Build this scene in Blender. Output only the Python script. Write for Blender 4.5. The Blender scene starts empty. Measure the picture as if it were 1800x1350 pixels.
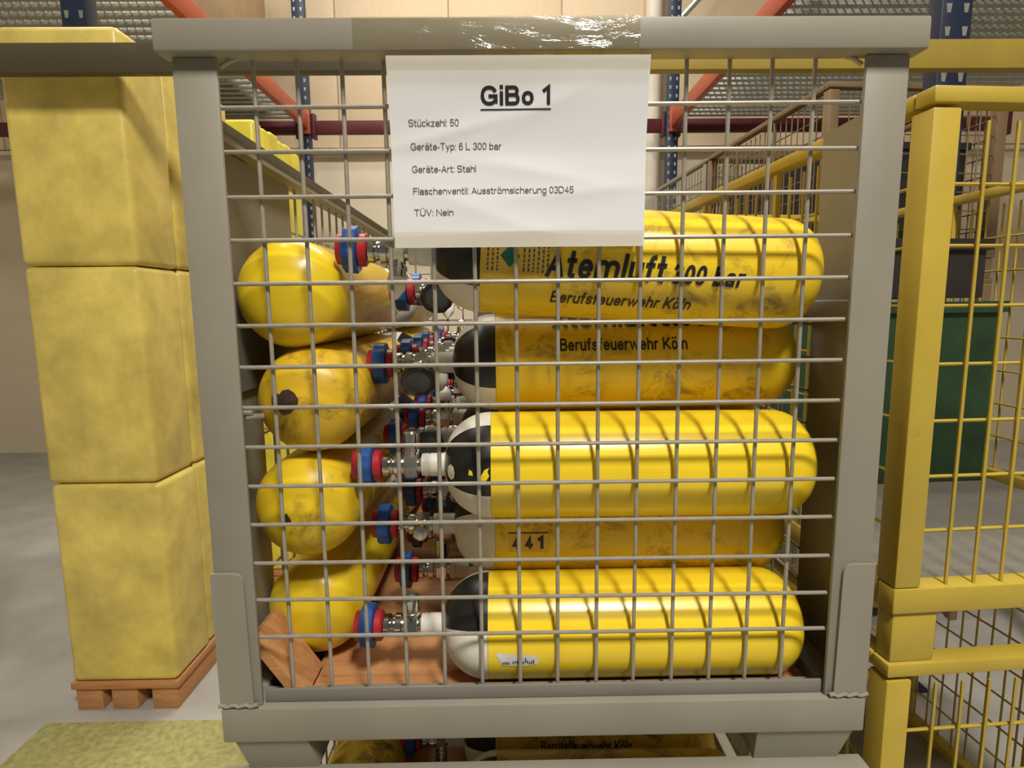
import bpy, bmesh, math, random
from mathutils import Vector, Matrix
from math import sin, cos, pi, radians
random.seed(7)
scene = bpy.context.scene
COL = scene.collection
Z0 = 1.8125           # height of the top wire row of the upper cage above the floor

# ---------------------------------------------------------------- camera
cam = bpy.data.cameras.new('camera')
cam.sensor_fit = 'HORIZONTAL'; cam.sensor_width = 36.0
cam.lens = 36.0 * 1014.0 / 1800.0
cam.clip_start = 0.02; cam.clip_end = 100
camo = bpy.data.objects.new('camera', cam); COL.objects.link(camo)
RIGHT = (0.9998566, -0.0138602, -0.0097297)
FWD = (0.0124604, 0.9912299, -0.1315596)
UP = (0.0114678, 0.1314195, 0.9912605)
camo.matrix_world = Matrix(((RIGHT[0], UP[0], -FWD[0], 0.28435),
                            (RIGHT[1], UP[1], -FWD[1], -0.704638),
                            (RIGHT[2], UP[2], -FWD[2], -0.280828 + Z0),
                            (0, 0, 0, 1)))
scene.camera = camo

# ---------------------------------------------------------------- light, world, exposure
scene.view_settings.view_transform = 'Standard'
scene.view_settings.look = 'None'
scene.view_settings.gamma = 1.0
scene.view_settings.use_curve_mapping = False
scene.view_settings.exposure = -0.08
w = bpy.data.worlds.new('hall_ambient'); scene.world = w; w.use_nodes = True
w.node_tree.nodes['Background'].inputs[0].default_value = (1.0, 0.95, 0.86, 1)
w.node_tree.nodes['Background'].inputs[1].default_value = 0.11

def area(name, loc, target, sx, sy, power, color=(1.0, 0.95, 0.87)):
    l = bpy.data.lights.new(name, 'AREA'); l.shape = 'RECTANGLE'
    l.size = sx; l.size_y = sy; l.energy = power; l.color = color
    o = bpy.data.objects.new(name, l); COL.objects.link(o)
    o.location = loc
    d = Vector(target) - Vector(loc)
    o.rotation_euler = d.to_track_quat('-Z', 'Y').to_euler()
    return o
# hall lamps: one strip lamp over the aisle in front of the stack, more over the aisles behind
LAMP = (1.15, -2.40, Z0 + 3.35)
area('aisle_lamp', LAMP, (LAMP[0], LAMP[1] + 0.8, 0.0), 0.42, 1.05, 305)
area('hall_lamp', (0.0, 3.3, 6.0), (0.0, 3.5, 0), 3.4, 0.4, 210)
area('hall_lamp', (-2.4, 1.2, 6.0), (-1.6, 1.4, 0), 0.4, 2.0, 70)

# ---------------------------------------------------------------- materials
def node_mat(name):
    m = bpy.data.materials.new(name); m.use_nodes = True
    nt = m.node_tree
    return m, nt, nt.nodes['Principled BSDF']
def ramp(nt, fac, stops):
    r = nt.nodes.new('ShaderNodeValToRGB')
    while len(r.color_ramp.elements) < len(stops): r.color_ramp.elements.new(0.5)
    for e, (p, c) in zip(r.color_ramp.elements, stops):
        e.position = p; e.color = (*c, 1)
    nt.links.new(fac, r.inputs[0]); return r.outputs[0]
def noise(nt, scale, detail=6, rough=0.6, stretch=None, dist=0.0, coord='Object'):
    tc = nt.nodes.new('ShaderNodeTexCoord'); src = tc.outputs[coord]
    if stretch:
        mp = nt.nodes.new('ShaderNodeMapping'); mp.inputs['Scale'].default_value = stretch
        nt.links.new(src, mp.inputs[0]); src = mp.outputs[0]
    n = nt.nodes.new('ShaderNodeTexNoise')
    n.inputs['Scale'].default_value = scale; n.inputs['Detail'].default_value = detail
    n.inputs['Roughness'].default_value = rough; n.inputs['Distortion'].default_value = dist
    nt.links.new(src, n.inputs['Vector']); return n.outputs['Fac']
def mix(nt, fac, a, b, mode='MIX'):
    n = nt.nodes.new('ShaderNodeMix'); n.data_type = 'RGBA'; n.blend_type = mode
    for s, v in ((n.inputs[0], fac), (n.inputs[6], a), (n.inputs[7], b)):
        if hasattr(v, 'links'): nt.links.new(v, s)
        elif isinstance(v, (int, float)): s.default_value = v
        else: s.default_value = (*v, 1)
    return n.outputs[2]
def bump(nt, bsdf, h, strength=0.2, distance=0.002):
    b = nt.nodes.new('ShaderNodeBump'); b.inputs['Strength'].default_value = strength
    b.inputs['Distance'].default_value = distance
    nt.links.new(h, b.inputs['Height']); nt.links.new(b.outputs[0], bsdf.inputs['Normal'])
def simple(name, col, rough=0.5, metal=0.0, var=0.12, scale=14, bmp=0.0, bscale=60):
    m, nt, b = node_mat(name)
    f = noise(nt, scale)
    dark = tuple(c * (1 - var) for c in col); lite = tuple(min(1, c * (1 + var)) for c in col)
    nt.links.new(ramp(nt, f, [(0.3, dark), (0.7, lite)]), b.inputs['Base Color'])
    b.inputs['Roughness'].default_value = rough; b.inputs['Metallic'].default_value = metal
    if bmp: bump(nt, b, noise(nt, bscale), bmp)
    return m
def painted_metal(name, col, dirt, amount=0.5, rough=0.45, scale=22):
    m, nt, b = node_mat(name)
    f = noise(nt, 5, 4)
    c = ramp(nt, f, [(0.35, tuple(x * 0.92 for x in col)), (0.65, tuple(min(1, x * 1.06) for x in col))])
    g = noise(nt, scale, 10, 0.75, dist=0.6)
    lo = 0.72 - 0.22 * amount
    d = ramp(nt, g, [(lo, (0, 0, 0)), (lo + 0.16, (amount,) * 3)])
    cc = mix(nt, d, c, dirt)
    sp = noise(nt, 170, 3, 0.7)
    s2 = ramp(nt, sp, [(0.70, (0, 0, 0)), (0.80, (amount * 0.8,) * 3)])
    cc = mix(nt, s2, cc, dirt)
    nt.links.new(cc, b.inputs['Base Color'])
    b.inputs['Roughness'].default_value = rough
    bump(nt, b, noise(nt, 90, 3), 0.08, 0.001)
    return m
M = {}
M['grey'] = painted_metal('cage_grey_paint', (0.262, 0.240, 0.190), (0.16, 0.14, 0.10), 0.35, 0.5)
M['grey_inner'] = painted_metal('cage_grey_plate', (0.20, 0.185, 0.155), (0.12, 0.10, 0.08), 0.4, 0.55)
M['wire'] = simple('wire_grey', (0.33, 0.30, 0.245), 0.42, 0.2, 0.12, 60)
M['yellow'] = painted_metal('cylinder_yellow', (0.86, 0.615, 0.024), (0.42, 0.28, 0.03), 0.25, 0.27, 16)
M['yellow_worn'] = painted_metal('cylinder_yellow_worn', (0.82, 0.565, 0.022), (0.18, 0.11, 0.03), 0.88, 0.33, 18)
M['yellow_dirty'] = painted_metal('cylinder_yellow_dirty', (0.78, 0.50, 0.024), (0.13, 0.075, 0.02), 1.0, 0.42, 11)
M['black'] = painted_metal('cylinder_black', (0.012, 0.012, 0.013), (0.06, 0.06, 0.06), 0.3, 0.38)
M['white'] = painted_metal('cylinder_white', (0.74, 0.70, 0.60), (0.36, 0.28, 0.18), 0.4, 0.4)
M['collar'] = simple('collar_plastic', (0.78, 0.75, 0.66), 0.4, 0, 0.06)
M['chrome'] = simple('chrome', (0.62, 0.61, 0.58), 0.16, 1.0, 0.06, 30)
M['blue'] = simple('handwheel_blue', (0.018, 0.085, 0.30), 0.38, 0, 0.15, 30)
M['red'] = simple('ring_red', (0.45, 0.022, 0.03), 0.38, 0, 0.15, 30)
M['rubber'] = simple('cap_black', (0.012, 0.013, 0.013), 0.4, 0, 0.2, 30)
M['capgrey'] = simple('cap_grey', (0.07, 0.075, 0.08), 0.4, 0, 0.2, 30)
M['rust'] = simple('bare_rust', (0.045, 0.022, 0.015), 0.7, 0, 0.4, 80)
M['ink'] = simple('ink_black', (0.012, 0.011, 0.012), 0.5, 0, 0.1)
M['greyink'] = simple('ink_grey', (0.075, 0.075, 0.08), 0.6, 0, 0.1)
M['green'] = simple('label_green', (0.01, 0.14, 0.08), 0.4, 0, 0.1)
M['tan'] = simple('label_tan', (0.70, 0.46, 0.05), 0.5, 0, 0.1)
M['sticker'] = simple('sticker_white', (0.66, 0.63, 0.58), 0.45, 0, 0.15, 60)
M['blue_steel'] = simple('rack_blue', (0.012, 0.022, 0.055), 0.45, 0, 0.2, 10)
M['red_steel'] = painted_metal('rack_red', (0.42, 0.075, 0.035), (0.2, 0.05, 0.03), 0.4, 0.45)
M['dark_red'] = painted_metal('rack_dark_red', (0.085, 0.010, 0.013), (0.06, 0.02, 0.02), 0.4, 0.5)
M['zinc'] = simple('galvanised_mesh', (0.42, 0.42, 0.38), 0.42, 0.6, 0.15, 20)
M['cage_yellow'] = painted_metal('cage_yellow_paint', (0.50, 0.36, 0.045), (0.22, 0.16, 0.05), 0.5, 0.45)
M['cage_brown'] = painted_metal('cage_brown_paint', (0.21, 0.135, 0.065), (0.10, 0.06, 0.03), 0.5, 0.5)
M['wrap'] = simple('wrapped_yellow', (0.86, 0.70, 0.06), 0.35, 0, 0.25, 5, 0.5, 25)
M['wrap_pale'] = simple('wrapped_pale', (0.74, 0.58, 0.14), 0.4, 0, 0.25, 6, 0.5, 25)
M['wrap_olive'] = simple('wrapped_olive', (0.36, 0.34, 0.13), 0.5, 0, 0.25, 30, 0.5, 50)
M['crate_green'] = simple('crate_green', (0.014, 0.045, 0.018), 0.5, 0, 0.3, 10)
M['crate_dark'] = simple('crate_dark', (0.02, 0.018, 0.016), 0.5, 0, 0.3, 10)
M['carton'] = simple('carton', (0.30, 0.20, 0.10), 0.8, 0, 0.15, 4)
M['lane'] = simple('lane_paint', (0.36, 0.34, 0.13), 0.6, 0, 0.3, 40, 0.3, 60)
M['pale'] = simple('pale_post', (0.66, 0.60, 0.50), 0.5, 0, 0.05, 4)

def wood(name, a, b_, stretch):
    m, nt, b = node_mat(name)
    f = noise(nt, 12, 6, 0.6, stretch, 1.0)
    nt.links.new(ramp(nt, f, [(0.3, a), (0.75, b_)]), b.inputs['Base Color'])
    b.inputs['Roughness'].default_value = 0.7
    return m
M['ply'] = wood('plywood', (0.44, 0.195, 0.068), (0.60, 0.30, 0.12), (1, 8, 8))
M['wall'] = wood('wall_panel', (0.66, 0.52, 0.345), (0.72, 0.575, 0.39), (6, 6, 0.3))
M['wall_low'] = simple('wall_plaster', (0.70, 0.61, 0.46), 0.8, 0, 0.05, 2)
M['floor'] = simple('concrete', (0.42, 0.405, 0.37), 0.6, 0, 0.15, 3, 0.2, 30)
M['ceil'] = simple('ceiling_sheet', (0.55, 0.53, 0.48), 0.8, 0, 0.05, 2)

# paper: white with soft creases
m, nt, b = node_mat('paper')
b.inputs['Base Color'].default_value = (0.76, 0.765, 0.77, 1); b.inputs['Roughness'].default_value = 0.45
M['paper'] = m
# clear packing tape and stretch film
def clear_film(name, tint, trans, rough, bscale, bstr, stretch=None):
    m, nt, b = node_mat(name)
    out = nt.nodes['Material Output']
    b.inputs['Base Color'].default_value = (*tint, 1); b.inputs['Roughness'].default_value = rough
    tr = nt.nodes.new('ShaderNodeBsdfTransparent'); tr.inputs[0].default_value = (0.93, 0.90, 0.82, 1)
    gl = nt.nodes.new('ShaderNodeBsdfGlossy'); gl.inputs['Roughness'].default_value = rough
    gl.inputs[0].default_value = (0.9, 0.88, 0.82, 1)
    mx = nt.nodes.new('ShaderNodeMixShader'); mx.inputs[0].default_value = trans
    nt.links.new(tr.outputs[0], mx.inputs[1]); nt.links.new(gl.outputs[0], mx.inputs[2])
    nt.links.new(mx.outputs[0], out.inputs[0])
    bp = nt.nodes.new('ShaderNodeBump'); bp.inputs['Strength'].default_value = bstr; bp.inputs['Distance'].default_value = 0.004
    nt.links.new(noise(nt, bscale, 4, 0.6, stretch, 1.5), bp.inputs['Height'])
    nt.links.new(bp.outputs[0], gl.inputs['Normal'])
    return m
M['tape'] = clear_film('packing_tape', (0.8, 0.78, 0.7), 0.09, 0.14, 26, 0.6, (0.6, 1, 2.5))
M['tape_flat'] = clear_film('paper_tape', (0.8, 0.78, 0.7), 0.05, 0.16, 20, 0.5)
M['film'] = clear_film('stretch_film', (0.8, 0.75, 0.6), 0.14, 0.15, 22, 1.0)

M['beam_yellow'] = painted_metal('beam_yellow_paint', (0.36, 0.26, 0.04), (0.24, 0.12, 0.04), 0.7, 0.5, 5)
M['beam_brown'] = painted_metal('beam_brown_paint', (0.085, 0.066, 0.036), (0.20, 0.13, 0.04), 0.6, 0.5, 5)

# ---------------------------------------------------------------- mesh helpers
class MB:
    def __init__(s): s.v = []; s.f = []; s.mi = []
    def add(s, vs, fs, mi=0):
        o = len(s.v); s.v += [tuple(p) for p in vs]
        s.f += [tuple(i + o for i in f) for f in fs]; s.mi += [mi] * len(fs)
    def box(s, x0, x1, y0, y1, z0, z1, bev=0.0, mi=0, seg=2):
        bm = bmesh.new(); bmesh.ops.create_cube(bm, size=1)
        for v in bm.verts:
            v.co = Vector(((x0 + x1) / 2 + v.co.x * (x1 - x0), (y0 + y1) / 2 + v.co.y * (y1 - y0), (z0 + z1) / 2 + v.co.z * (z1 - z0)))
        if bev: bmesh.ops.bevel(bm, geom=bm.edges[:], offset=bev, segments=seg, profile=0.5, affect='EDGES')
        s.frombm(bm, mi)
    def frombm(s, bm, mi=0):
        bm.verts.index_update()
        s.add([v.co[:] for v in bm.verts], [[v.index for v in f.verts] for f in bm.faces], mi); bm.free()
    def tube(s, pts, r, n=8, mi=0, cap=True):
        pts = [Vector(p) for p in pts]; rings = []
        up = Vector((0, 0, 1))
        for i, p in enumerate(pts):
            t = (pts[min(i + 1, len(pts) - 1)] - pts[max(i - 1, 0)]).normalized()
            a = t.cross(up)
            if a.length < 1e-4: a = t.cross(Vector((1, 0, 0)))
            a.normalize(); c = a.cross(t)
            rings.append([p + r * (cos(2 * pi * k / n) * a + sin(2 * pi * k / n) * c) for k in range(n)])
        vs = [q for rg in rings for q in rg]; fs = []
        for i in range(len(pts) - 1):
            for k in range(n):
                fs.append((i * n + k, i * n + (k + 1) % n, (i + 1) * n + (k + 1) % n, (i + 1) * n + k))
        if cap: fs += [tuple(range(n))[::-1], tuple((len(pts) - 1) * n + k for k in range(n))]
        s.add(vs, fs, mi)
    def lathe(s, prof, n=32, axis='x', mi=0, org=(0, 0, 0), mod=None, capa=True, capb=True, mifn=None):
        # prof: (position along axis, radius); mod(k) scales the radius of spoke k
        vs = []
        for a, r in prof:
            for k in range(n):
                th = 2 * pi * k / n; rr = r * (mod(k) if mod else 1)
                c, d = rr * cos(th), rr * sin(th)
                p = (a, -c, d) if axis == 'x' else ((c, a, d) if axis == 'y' else (c, d, a))
                vs.append(tuple(p[i] + org[i] for i in range(3)))
        o = len(s.v); s.v += vs
        for i in range(len(prof) - 1):
            for k in range(n):
                f = (i * n + k, i * n + (k + 1) % n, (i + 1) * n + (k + 1) % n, (i + 1) * n + k)
                s.f.append(tuple(q + o for q in f)); s.mi.append(mifn(k) if mifn else mi)
        if capa: s.f.append(tuple(o + k for k in range(n))[::-1]); s.mi.append(mi)
        if capb: s.f.append(tuple(o + (len(prof) - 1) * n + k for k in range(n))); s.mi.append(mi)
    def prism(s, poly, y0, y1, mi=0):
        # poly in (x, z), extruded from y0 to y1
        n = len(poly)
        vs = [(x, y0, z) for x, z in poly] + [(x, y1, z) for x, z in poly]
        fs = [tuple(range(n)), tuple(range(n, 2 * n))[::-1]]
        fs += [((i + 1) % n, i, n + i, n + (i + 1) % n) for i in range(n)]
        s.add(vs, fs, mi)
    def mesh(s, name, mats, smooth=35):
        me = bpy.data.meshes.new(name); me.from_pydata(s.v, [], s.f)
        for mt in mats: me.materials.append(mt)
        for p, i in zip(me.polygons, s.mi): p.material_index = i
        bm = bmesh.new(); bm.from_mesh(me); bmesh.ops.recalc_face_normals(bm, faces=bm.faces[:]); bm.to_mesh(me); bm.free()
        if smooth:
            for p in me.polygons: p.use_smooth = True
            me.set_sharp_from_angle(angle=radians(smooth))
        return me
    def obj(s, name, mats, parent=None, smooth=35):
        if not isinstance(mats, (list, tuple)): mats = [mats]
        return link(name, s.mesh(name, mats, smooth), parent)
def link(name, me, parent=None):
    o = bpy.data.objects.new(name, me); COL.objects.link(o)
    if parent is not None: o.parent = parent
    return o
def tag(o, label=None, cat=None, group=None, kind=None):
    for k, v in (('label', label), ('category', cat), ('group', group), ('kind', kind)):
        if v: o[k] = v
    return o
def empty(name, loc, label, cat, group=None, rot=(0, 0, 0)):
    o = bpy.data.objects.new(name, None); COL.objects.link(o); o.empty_display_size = 0.05
    o.location = loc; o.rotation_euler = rot
    return tag(o, label, cat, group)
def dup(root, loc=None, label=None, rot=None, group=None):
    r = root.copy(); COL.objects.link(r)
    if loc is not None: r.location = loc
    if rot is not None: r.rotation_euler = rot
    if label: r['label'] = label
    if group: r['group'] = group
    for ch in list(root.children):
        c = ch.copy(); COL.objects.link(c); c.parent = r
        for g in list(ch.children):
            d = g.copy(); COL.objects.link(d); d.parent = c
    return r
def struct(name, mb, mat, label=None):
    o = mb.obj(name, mat); o['kind'] = 'structure'
    if label: o['label'] = label
    return o
def glyph(ch, w):
    """sans-serif letter as centre lines, cap height 10; returns (strokes, advance width)"""
    b, t, x, h = w / 2, 10 - w / 2, 7.2 - w / 2, w / 2
    def ell(cx, cy, rx, ry, a0, a1, n=16):
        p = 2 / 2.25
        out = []
        for i in range(n + 1):
            a = radians(a0 + (a1 - a0) * i / n); c, d = cos(a), sin(a)
            out.append((cx + rx * abs(c) ** p * (1 if c >= 0 else -1), cy + ry * abs(d) ** p * (1 if d >= 0 else -1)))
        return out
    def dots(W): return [[(W / 2 - 1.25 - w * .25, 8.7 + .4), (W / 2 - 1.25 - w * .25, 9.0 + .5)], [(W / 2 + 1.25 + w * .25, 8.7 + .4), (W / 2 + 1.25 + w * .25, 9.0 + .5)]]
    W = {'A': 8.6, 'B': 8.0, 'D': 8.6, 'F': 7.4, 'G': 9.4, 'K': 8.6, 'L': 6.8, 'N': 8.6, 'S': 8.2, 'T': 7.8, 'U': 8.4, 'Ü': 8.4, 'V': 8.4, 'i': w, 'l': w, ':': w, '-': 3.2, '1': 4.2,
         'f': 4.0, 't': 4.0, 'r': 4.2, 'm': 10.4, 'w': 9.4, 'c': 6.2, 's': 6.0, 'z': 6.0, 'k': 6.2, 'y': 6.4, 'v': 6.4, ' ': 2.6}.get(ch, 6.6)
    if ch in 'mw': W += w * 0.9
    L, R, c = h, W - h, W / 2
    rx = (R - L) / 2
    def bowl(y0, y1, R_):
        q = min((y1 - y0) / 2, (R_ - L) * .75)
        return [(L, y1), (R_ - q, y1)] + ell(R_ - q, (y0 + y1) / 2, q, (y1 - y0) / 2, 90, -90)[1:-1] + [(R_ - q, y0), (L, y0)]
    ring = lambda: ell(c, 3.6, rx, x - 3.6, 0, 360, 28)
    S = {
        'A': [[(L, b), (c, t), (R, b)], [(L + 1.5, 3.3), (R - 1.5, 3.3)]],
        'B': [[(L, b), (L, t)], bowl(5.3, t, R - .5), bowl(b, 5.3, R)],
        'D': [[(L, b), (L, t)], bowl(b, t, R)],
        'F': [[(L, b), (L, t), (R, t)], [(L, 5.2), (R - .8, 5.2)]],
        'G': [ell(c, 5, rx, 5 - b, 38, 318, 26) + [(R, 2.0), (R, 4.7), (c + .6, 4.7)]],
        'K': [[(L, b), (L, t)], [(R, t), (L + .3, 3.4)], [(L + 2.0, 5.4), (R, b)]],
        'L': [[(L, t), (L, b), (R, b)]],
        'N': [[(L, b), (L, t), (R, b), (R, t)]],
        'S': [ell(c, (t + 5.1) / 2, rx, (t - 5.1) / 2, 22, 262) + ell(c, (b + 5.1) / 2, rx, (5.1 - b) / 2, 82, -158)],
        'T': [[(L, t), (R, t)], [(c, b), (c, t)]],
        'U': [[(L, t), (L, 4)] + ell(c, 4, rx, 4 - b, 180, 360)[1:] + [(R, t)]],
        'V': [[(L, t), (c, b), (R, t)]],
        '0': [ell(c, 5, rx, 5 - b, 0, 360, 28)],
        '1': [[(R, b), (R, t), (L, 7.4)]],
        '3': [ell(c, (t + 5.3) / 2, rx - .2, (t - 5.3) / 2, 155, -80), ell(c, (b + 5.3) / 2, rx, (5.3 - b) / 2, 85, -160)],
        '4': [[(R - 1.3, b), (R - 1.3, t), (L, 3.0), (R, 3.0)]],
        '5': [[(R - .2, t), (L + .6, t), (L + .1, 5.0)] + ell(c, 3.3, rx, 3.3 - b, 125, -155)],
        '6': [ell(c, 3.3, rx, 3.3 - b, 0, 360, 28), ell(c, 5, rx, 5 - b, 45, 190)],
        'a': [ell(c, x - 1.9, rx - .1, 1.9, 165, 0) + [(R, b)], ell(c, 2.2, rx, 2.2 - b, 0, 360, 24)],
        'b': [[(L, b), (L, t)], ring()], 'c': [ell(c, 3.6, rx, x - 3.6, 42, 318, 24)],
        'e': [[(L, 3.7), (R, 3.7)], ell(c, 3.6, rx, x - 3.6, 2, 322, 26)],
        'f': [[(L + .8, b), (L + .8, t - 1.6)] + ell(L + 2.4, t - 1.6, 1.6, 1.6, 180, 95)[1:] + [(R, t)], [(L - .5, x), (R - .2, x)]],
        'g': [ring(), [(R, x), (R, -.8)] + ell(c, -.8, rx, 1.9 - h * .5, 0, -155)[1:]],
        'h': [[(L, b), (L, t)], ell(c, x - 2.6, rx, 2.6, 180, 0) + [(R, b)]],
        'i': [[(c, b), (c, x)], [(c, 9.15), (c, 9.35)]],
        'k': [[(L, b), (L, t)], [(R - .2, x), (L + .2, 2.5)], [(L + 1.5, 3.9), (R, b)]],
        'l': [[(c, b), (c, t)]],
        'm': [[(L, b), (L, x)], ell(L + rx / 2, x - 2.4, rx / 2, 2.4, 180, 0) + [(c, b)], ell(c + rx / 2, x - 2.4, rx / 2, 2.4, 180, 0) + [(R, b)]],
        'n': [[(L, b), (L, x)], ell(c, x - 2.6, rx, 2.6, 180, 0) + [(R, b)]],
        'o': [ring()], 'p': [[(L, -2.6), (L, x)], ring()],
        'r': [[(L, b), (L, x)], ell(L + 2.8, x - 2.8, 2.8, 2.8, 180, 88)],
        's': [ell(c, (x + 3.7) / 2, rx, (x - 3.7) / 2, 18, 262) + ell(c, (b + 3.7) / 2, rx, (3.7 - b) / 2, 82, -162)],
        't': [[(L + .8, 9.0), (L + .8, 1.8)] + ell(L + 2.3, 1.8, 1.5, 1.8 - b, 180, 265)[1:] + [(R, b)], [(L - .5, x), (R - .1, x)]],
        'u': [[(R, x), (R, b)], [(L, x), (L, 2.8)] + ell(c, 2.8, rx, 2.8 - b, 180, 360)[1:]],
        'v': [[(L, x), (c, b), (R, x)]],
        'w': [[(L, x), (L + rx / 2, b), (c, x), (c + rx / 2, b), (R, x)]],
        'y': [[(L, x), (c + .2, b)], [(R, x), (L + 1.2, -2.4)]],
        'z': [[(L, x), (R, x), (L, b), (R, b)]],
        ':': [[(c, b + .1), (c, b + .3)], [(c, x - .3), (c, x - .1)]], '-': [[(L, 3.6), (R, 3.6)]], ' ': []}
    if ch == 'Ü': return S['U'] + [[(p, q + 2.2) for p, q in d] for d in dots(W)], W
    if ch in 'äöü': return S[{'ä': 'a', 'ö': 'o', 'ü': 'u'}[ch]] + dots(W), W
    return S[ch], W
def text_mesh(txt, size, bold=1.3, shear=0.0, narrow=1.0, gap=1.2):
    """flat lettering of cap height `size`, stroke `bold` (cap height 10)"""
    vs = []; fs = []; pen = 0.0; h = bold / 2; sc = size / 10
    for ch in txt:
        strokes, W = glyph(ch, bold)
        for st in strokes:
            P = [Vector(((p[0] - h) * narrow + h + pen, p[1])) for p in st]
            P = [p for i, p in enumerate(P) if i == 0 or (p - P[i - 1]).length > 1e-4]
            if len(P) < 2: continue
            closed = (P[0] - P[-1]).length < 1e-3
            if closed: P = P[:-1]
            n = len(P)
            if not closed:
                d = (P[1] - P[0]).normalized(); P[0] = P[0] - d * h * 0.98
                d = (P[-1] - P[-2]).normalized(); P[-1] = P[-1] + d * h * 0.98
            o = len(vs)
            for i in range(n):
                if closed: a, c_ = P[i - 1], P[(i + 1) % n]
                else: a, c_ = P[max(0, i - 1)], P[min(n - 1, i + 1)]
                d1 = (P[i] - a); d2 = (c_ - P[i])
                d1 = d1.normalized() if d1.length > 1e-6 else d2.normalized()
                d2 = d2.normalized() if d2.length > 1e-6 else d1
                m_ = Vector((-(d1.y + d2.y), d1.x + d2.x))
                if m_.length < 1e-3: m_ = Vector((-d1.y, d1.x))
                m_.normalize(); k = h / max(0.5, m_.dot(Vector((-d1.y, d1.x))))
                for q in (P[i] + m_ * k, P[i] - m_ * k): vs.append(((q.x + shear * q.y) * sc, q.y * sc, 0))
            for i in range(n if closed else n - 1):
                e = (i + 1) % n; fs.append((o + 2 * i, o + 2 * i + 1, o + 2 * e + 1, o + 2 * e))
        pen += (W - bold) * narrow + bold + gap
    x0 = min(v[0] for v in vs)
    me = bpy.data.meshes.new('lettering'); me.from_pydata([(v[0] - x0, v[1], 0) for v in vs], [], fs)
    return me
def width(me):
    xs = [v.co.x for v in me.vertices]; return max(xs) - min(xs)

# ================================================================ the hall
mb = MB(); mb.box(-6, 7, -5, 6.2, -0.2, 0); struct('floor', mb, M['floor'])
mb = MB(); mb.box(-6, 7, -5, 6.2, 6.3, 6.45); struct('ceiling', mb, M['ceil'])
mb = MB(); mb.box(-1.45, -0.42, -4, 1.30, 0.0, 0.002); struct('floor_marking', mb, M['lane'])
WB = 5.50
wall = struct('wall_back', (lambda b: (b.box(-6, 7, WB + 0.06, WB + 0.3, 0, 6.3), b)[1])(MB()), M['wall_low'])
mb = MB(); mb.box(-6.2, -6, -5, WB + 0.3, 0, 6.3); struct('wall_left', mb, M['wall_low'])
mb = MB(); mb.box(7, 7.2, -5, WB + 0.3, 0, 6.3); struct('wall_right', mb, M['wall_low'])
ZL = 3.15
k = 0
for i in range(11):                                 # upper wall panels with open joints between them
    x0 = -5.96 + i * 1.14 + 0.02
    mb = MB(); mb.box(x0 + 0.006, x0 + 1.134, WB + 0.03, WB + 0.06, ZL + 0.03, 6.29, 0.004); mb.obj('wall_panel', M['wall'], wall)
mb = MB(); mb.box(-6, 7, WB + 0.0, WB + 0.058, ZL - 0.03, ZL + 0.012, 0.004); struct('trim_1', mb, M['pale'])
mb = MB(); mb.lathe([(0.0, 0.085), (6.29, 0.085)], 24, 'z', 0, (1.80, WB - 0.10, 0)); struct('trim_2', mb, M['pale'])

# ---------------------------------------------------------------- pallet racking behind
D = 4.90
def upright(x, y, label, ztop=5.9, width_=0.11, parent=None):
    t = empty('rack_upright', (x, y, 0), label, 'rack upright', 'blue rack uprights')
    mb = MB(); mb.box(-width_ / 2, width_ / 2, -0.035, 0.035, 0.012, ztop, 0.006); mb.obj('post', M['blue_steel'], t)
    mb = MB(); mb.box(-0.09, 0.09, -0.07, 0.07, 0, 0.012); mb.obj('foot_plate', M['blue_steel'], t)
    mb = MB()
    for i in range(int((ztop - 0.6) / 0.075)):
        for sx in (-0.03, 0.03):
            z = 0.5 + i * 0.075
            mb.prism([(sx - 0.006, z), (sx + 0.006, z), (sx + 0.010, z + 0.03), (sx - 0.010, z + 0.03)], -0.0362, -0.0352)
    o = mb.obj('slot_row', M['zinc'], t, 0); o['kind'] = 'stuff'
    return t
XL, XR = -1.530, 1.860
upright(XL, D, 'dark blue perforated rack upright behind the yellow bundles on the left')
upright(XR, D, 'dark blue perforated rack upright behind the right neighbour cages')
upright(XL + 0.03, D - 2.95, 'dark blue rack upright standing behind the pale yellow stack at the left edge')
upright(XR, D - 3.45, 'dark blue rack upright standing behind the yellow mesh cages at the right edge')
BZ = 3.14
def beam(name, p0, p1, h, t_, mat, label, endm=None):
    p0, p1 = Vector(p0), Vector(p1); d = p1 - p0; L = d.length
    o = empty(name, p0, label, 'rack beam', None, (0, 0, math.atan2(d.y, d.x)))
    mb = MB(); mb.box(0.03, L - 0.03, -t_ / 2, t_ / 2, 0, h, 0.008); mb.obj('beam_profile', mat, o)
    for a in (0, L - 0.03):
        mb = MB(); mb.box(a, a + 0.03, -t_ / 2 - 0.012, t_ / 2 + 0.012, -0.04, h + 0.06, 0.003); mb.obj('end_plate', endm or mat, o)
    return o
beam('rack_beam', (XL + 0.06, D + 0.04, BZ), (XR - 0.06, D + 0.04, BZ), 0.12, 0.05, M['dark_red'], 'dark red rack beam running along the back wall between both blue uprights')
beam('rack_beam', (XR + 0.06, D + 0.04, BZ), (XR + 3.2, D + 0.04, BZ), 0.12, 0.05, M['dark_red'], 'dark red rack beam along the back wall right of the right blue upright')
beam('rack_beam', (XL - 3.2, D + 0.04, BZ), (XL - 0.06, D + 0.04, BZ), 0.12, 0.05, M['dark_red'], 'dark red rack beam along the back wall left of the left blue upright')
beam('rack_beam', (XL + 0.03, D - 2.9, BZ + 0.02), (XL + 0.03, D - 0.05, BZ + 0.02), 0.13, 0.05, M['red_steel'], 'orange red rack beam running towards the viewer from the left upright')
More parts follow.
